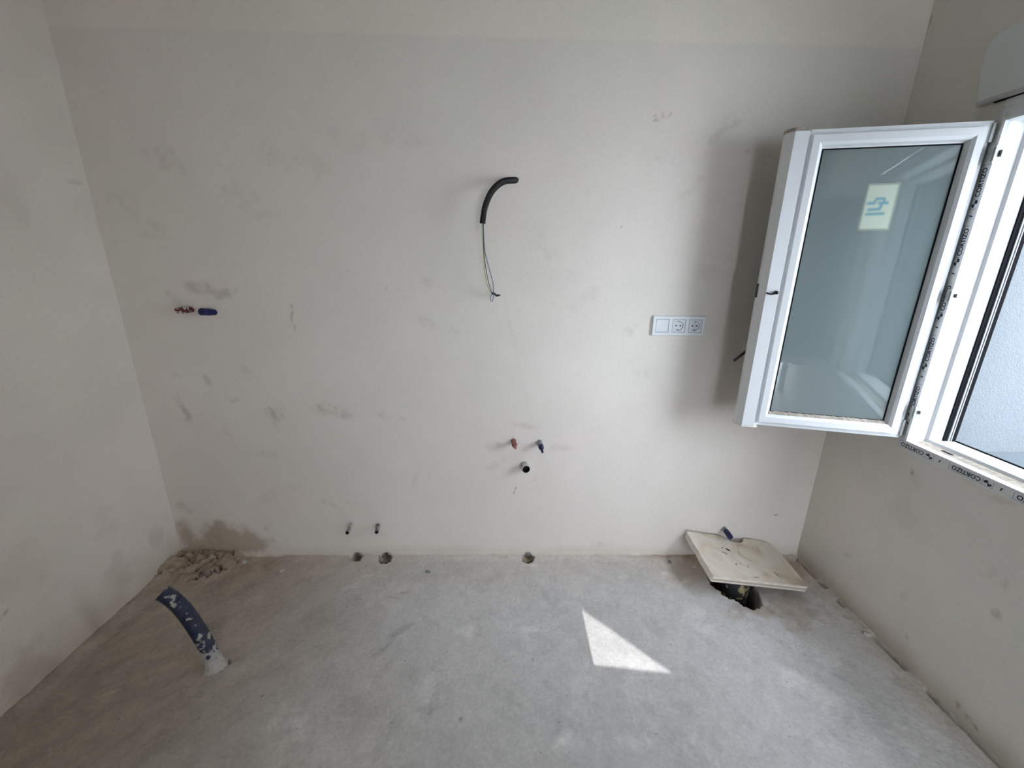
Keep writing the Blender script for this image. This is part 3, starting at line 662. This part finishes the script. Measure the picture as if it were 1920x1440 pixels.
# ------------------------------------------------------------------ the two leaves
U1, Z1, Z2 = .565, .806, 1.864                     # leaf width and vertical extent
GU0, GU1, GZ0, GZ1 = .042, .462, .853, 1.820       # inner edge of the frame face
def leaf(Ax, Ay, Bx, By, side, nsign):
    """casement leaf: u runs from the hinge to the free edge, d = depth behind the outer face"""
    A = Vector((Ax, Ay, 0)); t = (Vector((Bx, By, 0)) - A).normalized()
    n = Vector((t.y, -t.x, 0)) * nsign                     # outward (outer face) normal
    def P(u, d, z): v = A + t * u - n * d; return (v.x, v.y, z)
    mk = lambda d, u, z: P(u, d, z)
    # core profile swept round the leaf: (d, w) with w outward from the inner edge
    prof = lambda wo: None
    sash = None
    # inner flange that overlaps the fixed frame: base of the sash, holds the rest as sub-parts
    b = MB()
    for (vs, fs) in ring([(.046, .0), (.058, .0), (.058, .036), (.046, .036)], GU0 - .012 + .012, GU1, GZ0, GZ1 + .004, mk=mk).values(): b.add(vs, fs)
    sash = put(win, b.build('sash', 'white_alu')); sash['label'] = 'open casement leaf with milky glass' if side > 0 else 'second casement leaf'
    # four face members: flat face, chamfer toward the glass, recessed outer lip
    pr = [(.0, .0), (.0, .021), (.016, .024), (.015, .040), (.046, .040), (.046, -.018), (.022, -.018), (.020, -.014), (.007, -.009)]
    for s_, (vs, fs) in ring(pr, GU0, GU1 + .004, GZ0, GZ1, mk=mk).items():
        o = MB().add(vs, fs).build({'far': 'stile', 'near': 'stile', 'head': 'rail', 'sill': 'rail'}[s_], 'white_alu'); o.parent = sash
    # meeting profile down the free edge
    pts = [(.486, .012), (.498, .013), (.503, -.003), (.546, -.003), (.565, .022), (.565, .046), (.486, .046)]
    o = MB().prism(pts, Z1 + .004, Z2 - .010, lambda u, d, z: P(u, d, z)).build('meeting_profile', 'white_alu', bevel=.0012); o.parent = sash
    o = MB().prism([(.497, .0), (.546, -.001), (.566, .022), (.566, .046), (.497, .046)], Z2 - .010, Z2 + .001, lambda u, d, z: P(u, d, z)).build('end_cap', 'dust'); o.parent = sash
    o = MB().prism([(.488, .0), (.546, -.002), (.566, .022), (.566, .046), (.488, .046)], Z1 - .001, Z1 + .004, lambda u, d, z: P(u, d, z)).build('end_cap', 'stone_edge'); o.parent = sash
    # gasket on the outer perimeter and round the glass
    b = MB()
    for (vs, fs) in ring([(.040, .0400), (.045, .0400), (.045, .0425), (.040, .0425)], GU0, GU1 + .062, GZ0, GZ1, sides=('head', 'sill'), mk=mk).values(): b.add(vs, fs)
    for (vs, fs) in ring([(.0205, -.0175), (.0225, -.0175), (.0225, -.0215), (.0205, -.0215)], GU0, GU1 + .004, GZ0, GZ1, mk=mk).values(): b.add(vs, fs)
    o = b.build('gasket', 'rubber'); o.parent = sash
    # glass
    b = MB(); u0, u1, za, zb_ = GU0 + .010, GU1 - .006, GZ0 + .010, GZ1 - .010
    b.add([P(u0, .0226, za), P(u1, .0226, za), P(u1, .0226, zb_), P(u0, .0226, zb_), P(u0, .0290, za), P(u1, .0290, za), P(u1, .0290, zb_), P(u0, .0290, zb_)],
          [(0, 1, 2, 3), (7, 6, 5, 4), (1, 0, 4, 5), (2, 1, 5, 6), (3, 2, 6, 7), (0, 3, 7, 4)])
    o = b.build('glass_pane', 'glass'); o.parent = sash
    # dusty bottom ledge
    b = MB(); n_ = 60; vs = []
    rs = random.Random(8)
    for i in range(n_ + 1):
        u = GU0 + .016 + (GU1 - GU0 - .026) * i / n_; h = .0012 + .0022 * rs.random()
        vs += [P(u, .0085 + .003 * rs.random(), GZ0 + .0105), P(u, .014, GZ0 + .0150 + h), P(u, .0215, GZ0 + .0185 + h)]
    b.add(vs, [(3 * i + k, 3 * i + 3 + k, 3 * i + 4 + k, 3 * i + 1 + k) for i in range(n_) for k in (0, 1)])
    if side > 0:
        o = b.build('ledge_dust', 'dust'); o.parent = sash; o['label'] = 'brown dust on the glazing ledge'
    # lock bits on the free edge and the handle on the inner face
    if side > 0:
        b = MB().tube([P(.512, -.004, 1.334), P(.514, -.014, 1.333), P(.516, -.017, 1.330)], [.006, .0065, .004], 10)
        b.tube([P(.516, -.006, 1.329), P(.530, -.006, 1.326), P(.545, -.004, 1.331)], [.003, .0022, .003], 8)
        o = b.build('lock_spindle', 'black', smooth=True); o.parent = sash; o['label'] = 'black lock spindle with plastic scrap'
        o = MB().box((.564, .024, 1.312), (.570, .034, 1.362), fr=lambda u, d, z: P(u, d, z)).build('latch', 'black', bevel=.001); o.parent = sash
    b = MB().box((.490, .058, 1.13), (.520, .066, 1.27), fr=lambda u, d, z: P(u, d, z)).tube([P(.505, .060, 1.20), P(.505, .078, 1.195), P(.522, .078, 1.15), P(.542, .0726, 1.112), P(.597, .058, 1.058)], [.008, .008, .007, .006, .0055], 10)
    o = b.build('handle', 'black', smooth=False); o.parent = sash; o['label'] = 'black handle'
    # hinge plates on the hinge stile
    for (z_a, z_b) in ((1.800, 1.853), (.822, .885)):
        o = MB().box((-.0035, .010, z_a), (.004, .036, z_b), fr=lambda u, d, z: P(u, d, z)).build('hinge_plate', 'blackin' if False else 'steel'); o.parent = sash
    # maker's sticker on the inner face of the glass
    if side > 0:
        nu, nz = 36, 56; bars = ((.278, 1.632, .262, 1.632), (.264, 1.632, .256, 1.646), (.256, 1.646, .236, 1.646), (.236, 1.646, .232, 1.634), (.248, 1.633, .224, 1.633),
                (.238, 1.634, .242, 1.614), (.242, 1.614, .272, 1.612), (.276, 1.598, .228, 1.600))
        vs = []; prt = []; sft = []
        for a in range(nu + 1):
            for c in range(nz + 1):
                u, z = .194 + .104 * a / nu, 1.541 + .158 * c / nz
                vs.append(P(u, .0222, z)); e_ = min(u - .194, .298 - u, z - 1.541, 1.699 - z)
                sft.append(float(sst(.000, .016, np.array(e_)))); dm = 9
                for (x0_, y0_, x1_, y1_) in bars:
                    ex_, ey_ = x1_ - x0_, y1_ - y0_; t_ = max(0, min(1, ((u - x0_) * ex_ + (z - y0_) * ey_) / (ex_ * ex_ + ey_ * ey_)))
                    dm = min(dm, math.hypot(u - x0_ - t_ * ex_, z - y0_ - t_ * ey_))
                prt.append(float(1 - sst(.0005, .0085, np.array(dm))))
        b = MB().add(vs, [(a * (nz + 1) + c, (a + 1) * (nz + 1) + c, (a + 1) * (nz + 1) + c + 1, a * (nz + 1) + c + 1) for a in range(nu) for c in range(nz)])
        o = b.build('sticker', 'sticker', smooth=True); o.parent = sash; o['label'] = 'cream sticker with teal emblem on the milky glass'
        for nm_, vals in (('soft', sft), ('print', prt)):
            at_ = o.data.attributes.new(nm_, 'FLOAT', 'POINT'); at_.data.foreach_set('value', vals)
    return sash
leaf(1.488, 1.393, .945, 1.535, 1, -1)
leaf(1.488, .275, .945, .150, -1, 1)

# ------------------------------------------------------------------ roller shutter box cover above the window
pb = [(1.485, 1.926), (1.507, 2.016), (1.509, 2.070), (1.503, 2.098), (1.490, 2.113), (1.467, 2.116), (.16, 2.116), (.16, 1.926)]
sb = thing('roller_shutter_box', 'pale roller shutter box cover with rounded lower lip above the window', 'shutter box', (XR, .83, 1.92))
put(sb, MB().prism(pb, XR - .010, XR + .01, lambda a, b, h: (h, a, b)).build('cover_panel', 'boxpvc', bevel=.003))
put(sb, MB().tube([(XR - .008, .16, 1.927), (XR - .008, .8, 1.927), (XR - .008, 1.484, 1.927)], .0085, 12).build('lower_lip', 'white_alu', smooth=True))
put(sb, MB().box((XR - .0085, .2, 1.9165), (XR + .002, 1.44, 1.9190)).build('dark_gap_strip', 'rubber'))  # thin dark strip below the lower lip
tag(MB().box((XR - .003, .2, ZT + .043), (XR + .01, 1.408, 1.9165)).build('trim_2', 'boxpvc'), 'pale cover strip between window head and shutter box', 'trim', kind='structure')

# ------------------------------------------------------------------ switch and sockets
sc_ = at(1270, 610, D); SX, SZ = .747, 1.1745
el = thing('switch_socket_plate', 'white triple wall plate with one light switch and two power sockets', 'wall socket', (SX, D, SZ))
Wp, Hp, Tp = .224, .083, .011
fw = lambda u, v, h: (SX + u, D - h, SZ + v)
b = MB(); cuts = [(-.071, 0), (0, 0), (.071, 0)]; hs = .0275
xs = [-Wp / 2] + [c + s_ * hs for c, _ in cuts for s_ in (-1, 1)] + [Wp / 2]
for i in range(len(xs) - 1):
    for (z0_, z1_) in ((-Hp / 2, -hs), (-hs, hs), (hs, Hp / 2)):
        if i % 2 == 1 and z0_ == -hs: continue
        b.box((xs[i], z0_, -.002), (xs[i + 1], z1_, Tp), fr=fw)
import bmesh
o = b.build('frame_plate', 'plastic'); 
bm = bmesh.new(); bm.from_mesh(o.data); bmesh.ops.remove_doubles(bm, verts=bm.verts, dist=1e-5)
seen = {}
for f_ in list(bm.faces):
    k = tuple(sorted(v.index for v in f_.verts)); seen.setdefault(k, []).append(f_)
bmesh.ops.delete(bm, geom=[f_ for l in seen.values() if len(l) > 1 for f_ in l], context='FACES_ONLY')
es = [e for e in bm.edges if len(e.link_faces) == 2 and e.calc_face_angle(0) > .8]
bmesh.ops.bevel(bm, geom=es, offset=.0022, segments=2, profile=.6, affect='EDGES', clamp_overlap=True)
bm.to_mesh(o.data); bm.free(); put(el, o)
put(el, MB().prism([(-.071 - .0262, -.0262), (-.071 + .0262, -.0262), (-.071 + .0262, .0262), (-.071 - .0262, .0262)], -.001, .0095, fw).build('switch_rocker', 'plastic', bevel=.0015))
for cx in (0, .071):
    b = MB(); n = 32; R_ = .0205; e_ = .0262; sq = []
    for i in range(n):
        a = 2 * math.pi * i / n; c, s_ = math.cos(a), math.sin(a); k = e_ / max(abs(c), abs(s_)); sq.append((c * k, s_ * k))
    ci = [(R_ * math.cos(2 * math.pi * i / n), R_ * math.sin(2 * math.pi * i / n)) for i in range(n)]
    vs = [fw(cx + x, y, -.001) for x, y in sq] + [fw(cx + x, y, .0095) for x, y in sq] + [fw(cx + x, y, .0095) for x, y in ci] + [fw(cx + x * .93, y * .93, .0032) for x, y in ci]
    fs = []
    for i in range(n):
        j = (i + 1) % n; fs += [(i, j, n + j, n + i), (n + i, n + j, 2 * n + j, 2 * n + i), (2 * n + i, 2 * n + j, 3 * n + j, 3 * n + i)]
    fs.append(tuple(range(3 * n, 4 * n)))
    s_o = put(el, b.add(vs, fs).build('socket', 'plastic2'))
    for dx in (-.0095, .0095):
        h = MB().tube([fw(cx + dx, 0, .0028), fw(cx + dx, 0, .0040)], .0030, 12).build('contact_hole', 'blackin'); h.parent = s_o
    for dz in (-1, 1):
        h = MB().box((cx - .003, min(dz * .0165, dz * .0198), -.003), (cx + .003, max(dz * .0165, dz * .0198), .0088), fr=fw).build('earth_clip', 'steel' if dz > 0 else 'black'); h.parent = s_o

# ------------------------------------------------------------------ corrugated conduit with loose wires
def corrugated(path, r, pitch, amp, inner=None):
    pts = resample(path, pitch / 4); rad = [r + amp * math.cos(2 * math.pi * i / 4) for i in range(len(pts))]
    return pts, rad
base = at(964, 338, D)
ct = thing('corrugated_conduit', 'black corrugated conduit curling out of the wall with three loose wires', 'conduit', base)
path = smooth_path([at(972, 338, D + .02), at(962, 338, D - .012), at(945, 340, D - .045), at(930, 350, D - .070), at(918, 366, D - .088), at(909, 390, D - .098), at(904.5, 419, D - .10)], 10)
p_, r_ = corrugated(path, .0108, .0042, .0011)
put(ct, MB().tube(p_, r_, 16, 0, True, .78, 1).build('tube', ['conduit_black', 'blackin'], smooth=True))
e = D - .10
for k, (mt, ps) in enumerate((('wire_yg', [(903.5, 410, e), (904, 440, e), (906, 470, e), (908.5, 505, D - .07), (914, 535, D - .05), (921, 549, D - .04)]),
                              ('wire_dark', [(905, 410, e), (906, 440, e), (907.5, 472, e), (912, 510, D - .075), (918, 537, D - .05), (922.5, 550, D - .04)]),
                              ('wire_blue', [(906.5, 410, e), (907, 440, e), (909, 470, e), (916, 500, D - .08), (924, 530, D - .055), (925.5, 550, D - .04), (923.5, 563, D - .038), (920.5, 564, D - .036), (920, 556, D - .038), (923, 550, D - .040)]))):
    w_ = put(ct, MB().tube(smooth_path([at(*q) for q in ps], 6), .00135, 8).build('wire', mt, smooth=True))
    w_['label'] = ('yellow-green wire', 'dark wire', 'blue wire')[k]
b = MB().tube(smooth_path([at(923, 550, D - .040), at(927, 551, D - .030), at(931, 554, D - .028), at(938, 553, D - .022)], 5), [.0045, .005, .0045, .004, .0046, .005, .0048, .004, .003, .0042, .0048, .005, .0044, .0036, .003, .002], 10)
put(ct, b.build('taped_end', 'black', smooth=True))

# ------------------------------------------------------------------ pipe stubs in the back wall
def stub(name, label, cat, b0, b1, mats, parts, loc=None):
    """b0 = pixel of the foot on the wall, b1 = (pixel, pixel, distance from wall) of the tip"""
    p0 = at(*b0, D); p1 = at(b1[0], b1[1], D - b1[2]); t = thing(name, label, cat, p0)
    dr = (p1 - p0)
    for (pn, mt, s0, s1, r0, r1, bore) in parts:
        ps = [p0 + dr * (s0 + (s1 - s0) * i / 3) for i in range(4)]; rr = [r0 + (r1 - r0) * i / 3 for i in range(4)]
        o = MB().tube(ps, rr, 18, 0, True, bore, 1).build(pn, [mt, 'blackin'], bevel=0 if bore else .0012)
        put(t, o)
    return t
stub('water_outlet', 'plaster-splashed red capped water outlet next to a blue cap', 'pipe outlet', (359, 580), (331, 582.5, .062), None,
     [('pipe', 'redcap', -.25, .45, .0120, .0120, 0), ('collar', 'redcap', .38, .62, .0145, .0145, 0), ('cap', 'redcap', .60, 1.0, .0115, .0105, .0)])
stub('water_outlet', 'deep blue capped water outlet at shower height on plaster wall', 'pipe outlet', (402, 585.5), (376.5, 584.5, .060), None,
     [('pipe', 'bluecap', -.25, .35, .0115, .0130, 0), ('cap', 'bluecap', .30, 1.0, .0142, .0142, 0)])
stub('water_outlet', 'pink wrapped hot water outlet with red tag above the drain', 'pipe outlet', (963, 826), (965.5, 837.5, .050), None,
     [('pipe', 'redtape', -.3, .65, .0115, .0115, 0), ('collar', 'redtape', .60, .82, .0125, .0125, 0), ('cap', 'redtape', .80, 1.25, .0085, .0065, 0)])
stub('water_outlet', 'grey water outlet with narrow navy plug above the drain', 'pipe outlet', (1012, 829), (1015, 840, .050), None,
     [('pipe', 'greyblue', -.3, .75, .0125, .0125, 0), ('collar', 'bluecap', .72, 1.0, .0125, .0120, 0), ('plug', 'bluecap', .98, 1.7, .0058, .0055, 0)])
stub('drain_outlet', 'open drain pipe end with white collar below two water outlets', 'drain', (983.5, 872), (986.5, 880, .042), None,
     [('pipe', 'whitepipe', -.5, .6, .0200, .0200, .95), ('collar', 'whitepipe', .55, 1.0, .0205, .0195, .90)])
stub('pipe_stub', 'short open pipe stub with pale rim low on the wall', 'pipe outlet', (659.5, 984), (651, 999, .085), None,
     [('pipe', 'greypipe', -.2, .9, .0085, .0085, .88), ('collar', 'whitepipe', .02, .40, .0098, .0095, 0), ('pipe_end', 'greypipe', .85, 1.0, .0088, .0088, .85)])
stub('pipe_stub', 'short open dusty grey pipe stub low on the wall', 'pipe outlet', (709, 985), (706, 998, .075), None,
     [('pipe', 'greypipe', -.2, .9, .0105, .0095, .88), ('pipe_end', 'greypipe', .85, 1.0, .0090, .0088, .85)])
stub('water_outlet', 'small navy capped outlet behind the notch of the stone slab', 'pipe outlet', (1358, 991), (1366.5, 1003, .055), None,
     [('pipe', 'greyblue', -.3, .45, .0110, .0120, 0), ('collar', 'bluecap', .40, .62, .0122, .0122, 0), ('cap', 'bluecap', .60, 1.35, .0128, .0128, 0)])

# ------------------------------------------------------------------ waste pipe and the stone slab over it
wp = thing('waste_pipe', 'black waste pipe spotted with foam in a broken floor hole', 'pipe', (1.088, 1.556, -.20))
b = MB().tube([(1.088, 1.556, -.199), (1.088, 1.556, -.05), (1.089, 1.555, 0), (1.090, 1.554, .062)], [.055, .055, .055, .0555], 36, 0, True, .92, 1)
put(wp, b.build('pipe', ['foamed', 'blackin'], smooth=True))
Dp = Vector((.918, 1.466, .130)); Cp = Vector((1.366, 1.482, .058)); Ap = Vector((.914, 1.739, .160))
ex = (Cp - Dp).normalized(); ey = (Ap - Dp); ey = (ey - ex * ey.dot(ex)).normalized(); ez = ex.cross(ey)
LX, LY, TH = (Cp - Dp).length, (Ap - Dp).length, .031
st = thing('stone_slab', 'cream stone slab with a notched edge propped over the waste pipe', 'slab', Dp)
frs2 = lambda u, v, h: tuple(Dp + ex * u + ey * v + ez * h)
outl = [(.0, .006), (.003, .0), (LX - .004, .0), (LX, .005), (LX + .001, LY * .45), (LX - .006, LY * .80), (LX - .024, LY - .018), (LX - .045, LY - .010), (LX - .075, LY - .002), (LX - .125, LY)]
nc, nr = (.245, LY + .004), .052
for i in range(0, 9):
    a = math.radians(-8 - 155 * i / 8); outl.append((nc[0] + nr * math.cos(a) * 1.1, nc[1] + nr * math.sin(a) * .85))
outl += [(.165, LY - .002), (.08, LY), (.006, LY + .001), (.0, LY - .006), (-.002, LY * .7), (.0015, LY * .55), (-.0015, LY * .4), (.001, LY * .2)]
o = put(st, MB().prism(outl, -TH, 0, frs2).build('slab_body', ['stone', 'stone_edge'], bevel=.0016))
me = o.data
for p in me.polygons:
    if abs(p.normal.dot(ez)) < .6: p.material_index = 1
put(st, MB().box((.004, -.0012, -.0205), (LX - .004, .002, -.0115), fr=frs2).build('edge_groove', 'stone_groove'))['label'] = 'saw groove along the front edge'
b = MB()
rs = random.Random(3)
for (px, py, ru, rv, an) in ((1365, 1031, .012, .006, -.5), (1354, 1027, .004, .003, 0), (1357, 1036, .008, .0025, -.6), (1362, 1039, .003, .004, 0), (1417, 1082.5, .016, .0018, 0), (1458, 1079, .002, .020, .35), (1380, 1058, .004, .004, 0), (1388, 1057, .003, .003, 0)):
    d = FWD + RIGHT * ((px - 960) / F_PX) + UP * ((720 - py) / F_PX); k = (Dp - CAM).dot(ez) / d.dot(ez); h = CAM + d * k - Dp
    u, v = h.dot(ex), h.dot(ey); n = 10
    b.add([frs2(u + math.cos(an) * ru * c_ - math.sin(an) * rv * s_, v + math.sin(an) * ru * c_ + math.cos(an) * rv * s_, .0006) for (c_, s_) in [((.7 + .6 * rs.random()) * math.cos(2 * math.pi * i / n), (.7 + .6 * rs.random()) * math.sin(2 * math.pi * i / n)) for i in range(n)]], [tuple(range(n))])
put(st, b.build('tar_marks', 'stain'))['label'] = 'dark tar marks'

# ------------------------------------------------------------------ conduit standing out of the floor
fc = thing('floor_conduit', 'stubby navy corrugated conduit caked with plaster rising from the floor', 'conduit', (-1.039, 1.17, 0))
path = smooth_path([(-1.030, 1.175, -.03), (-1.037, 1.173, .01), (-1.048, 1.172, .071), (-1.066, 1.172, .149), (-1.097, 1.172, .245), (-1.128, 1.172, .300), (-1.158, 1.172, .330)], 14)
p_, r_ = corrugated(path, .0245, .0070, .0013)
put(fc, MB().tube(p_, r_, 28, 0, True, .88, 1).build('tube', ['conduit_blue', 'blackin'], smooth=True))
b = MB(); n = 20; vs = []
rs = random.Random(5)
for i in range(n):
    a = 2 * math.pi * i / n
    for (r0, z_) in ((.0245, .046), (.0275, .030), (.030, .008), (.033 + .008 * rs.random(), -.006)):
        r1 = r0 + .0015 * rs.random(); vs.append((-1.040 + r1 * math.cos(a) - .10 * z_, 1.173 + r1 * math.sin(a), z_ + .006 * rs.random()))
b.add(vs, [(4 * i + k, 4 * ((i + 1) % n) + k, 4 * ((i + 1) % n) + k + 1, 4 * i + k + 1) for i in range(n) for k in range(3)])
put(fc, b.build('plaster_collar', 'crumb', smooth=True))

# ------------------------------------------------------------------ crumbs and scraps on the floor
def crumb(px, py, a, b_, h, ang, mt, name, label, cat, group, seed):
    p = at_floor(px, py); p.z = float(floor_h(np.array([p.x]), np.array([p.y]))[0])
    rs = random.Random(seed); me_b = MB(); n = 8; vs = []
    for (k, hh) in ((1.0, -.001), (.95, h * .55), (.55, h)):
        for i in range(n):
            t = 2 * math.pi * i / n; q = k * (.8 + .4 * rs.random()); x, y = a * q * math.cos(t), b_ * q * math.sin(t)
            vs.append((x * math.cos(ang) - y * math.sin(ang), x * math.sin(ang) + y * math.cos(ang), hh + .15 * h * rs.random()))
    fs = [(i, (i + 1) % n, n + (i + 1) % n, n + i) for i in range(n)] + [(n + i, n + (i + 1) % n, 2 * n + (i + 1) % n, 2 * n + i) for i in range(n)] + [tuple(range(2 * n, 3 * n)), tuple(range(n))[::-1]]
    o = me_b.add(vs, fs).build(name, mt); o.location = p
    return tag(o, label, cat, group)
crumb(458, 1056, .014, .010, .011, .3, 'crumb', 'plaster_crumb', 'pale plaster crumb at the foot of the wall near the damp corner', 'crumb', None, 1)
crumb(528, 1071, .012, .006, .008, .5, 'crumb', 'plaster_crumb', 'small oblong plaster chip lying on the floor past the damp patch', 'crumb', None, 2)
crumb(802, 1073, .014, .007, .008, -.2, 'crumb_grey', 'mortar_crumb', 'grey-green mortar chip on the floor between the floor notches', 'crumb', None, 3)
crumb(1256, 1055, .008, .010, .010, .4, 'crumb_grey', 'mortar_crumb', 'dark mortar bit wedged at the wall beside the stone slab', 'crumb', None, 4)
crumb(1301, 1063, .010, .008, .010, .1, 'crumb', 'plaster_crumb', 'pale plaster bit on brown earth by the corner of the stone slab', 'crumb', None, 5)
crumb(1588, 1160, .020, .008, .006, -.8, 'crumb', 'plaster_flake', 'thin white plaster flake by the cracked joint under the window', 'flake', None, 6)
crumb(1624, 1190, .018, .012, .012, -.5, 'crumb', 'plaster_crumb', 'chunky white plaster lump by the cracked joint under the window', 'crumb', None, 7)
crumb(1598, 1190, .012, .006, .005, -.5, 'crumb', 'plaster_flake', 'tiny white plaster flake beside the chunky lump', 'flake', None, 8)
crumb(1672, 1226, .016, .005, .005, -.8, 'crumb', 'plaster_flake', 'narrow white plaster flake tight against the foot of the window wall', 'flake', None, 9)
crumb(864, 1349, .005, .004, .006, 0, 'crumb', 'plaster_crumb', 'lone tiny plaster grain in the middle of the bare floor', 'crumb', None, 10)
q = [at_floor(1788, 1358), at_floor(1812, 1378)]
tag(MB().tube([q[0] + Vector((0, 0, .003)), q[0].lerp(q[1], .5) + Vector((0, 0, .004)), q[1] + Vector((0, 0, .003))], .0022, 8).build('splinter', 'crumb'), 'thin pale splinter lying along the foot of the window wall', 'splinter')
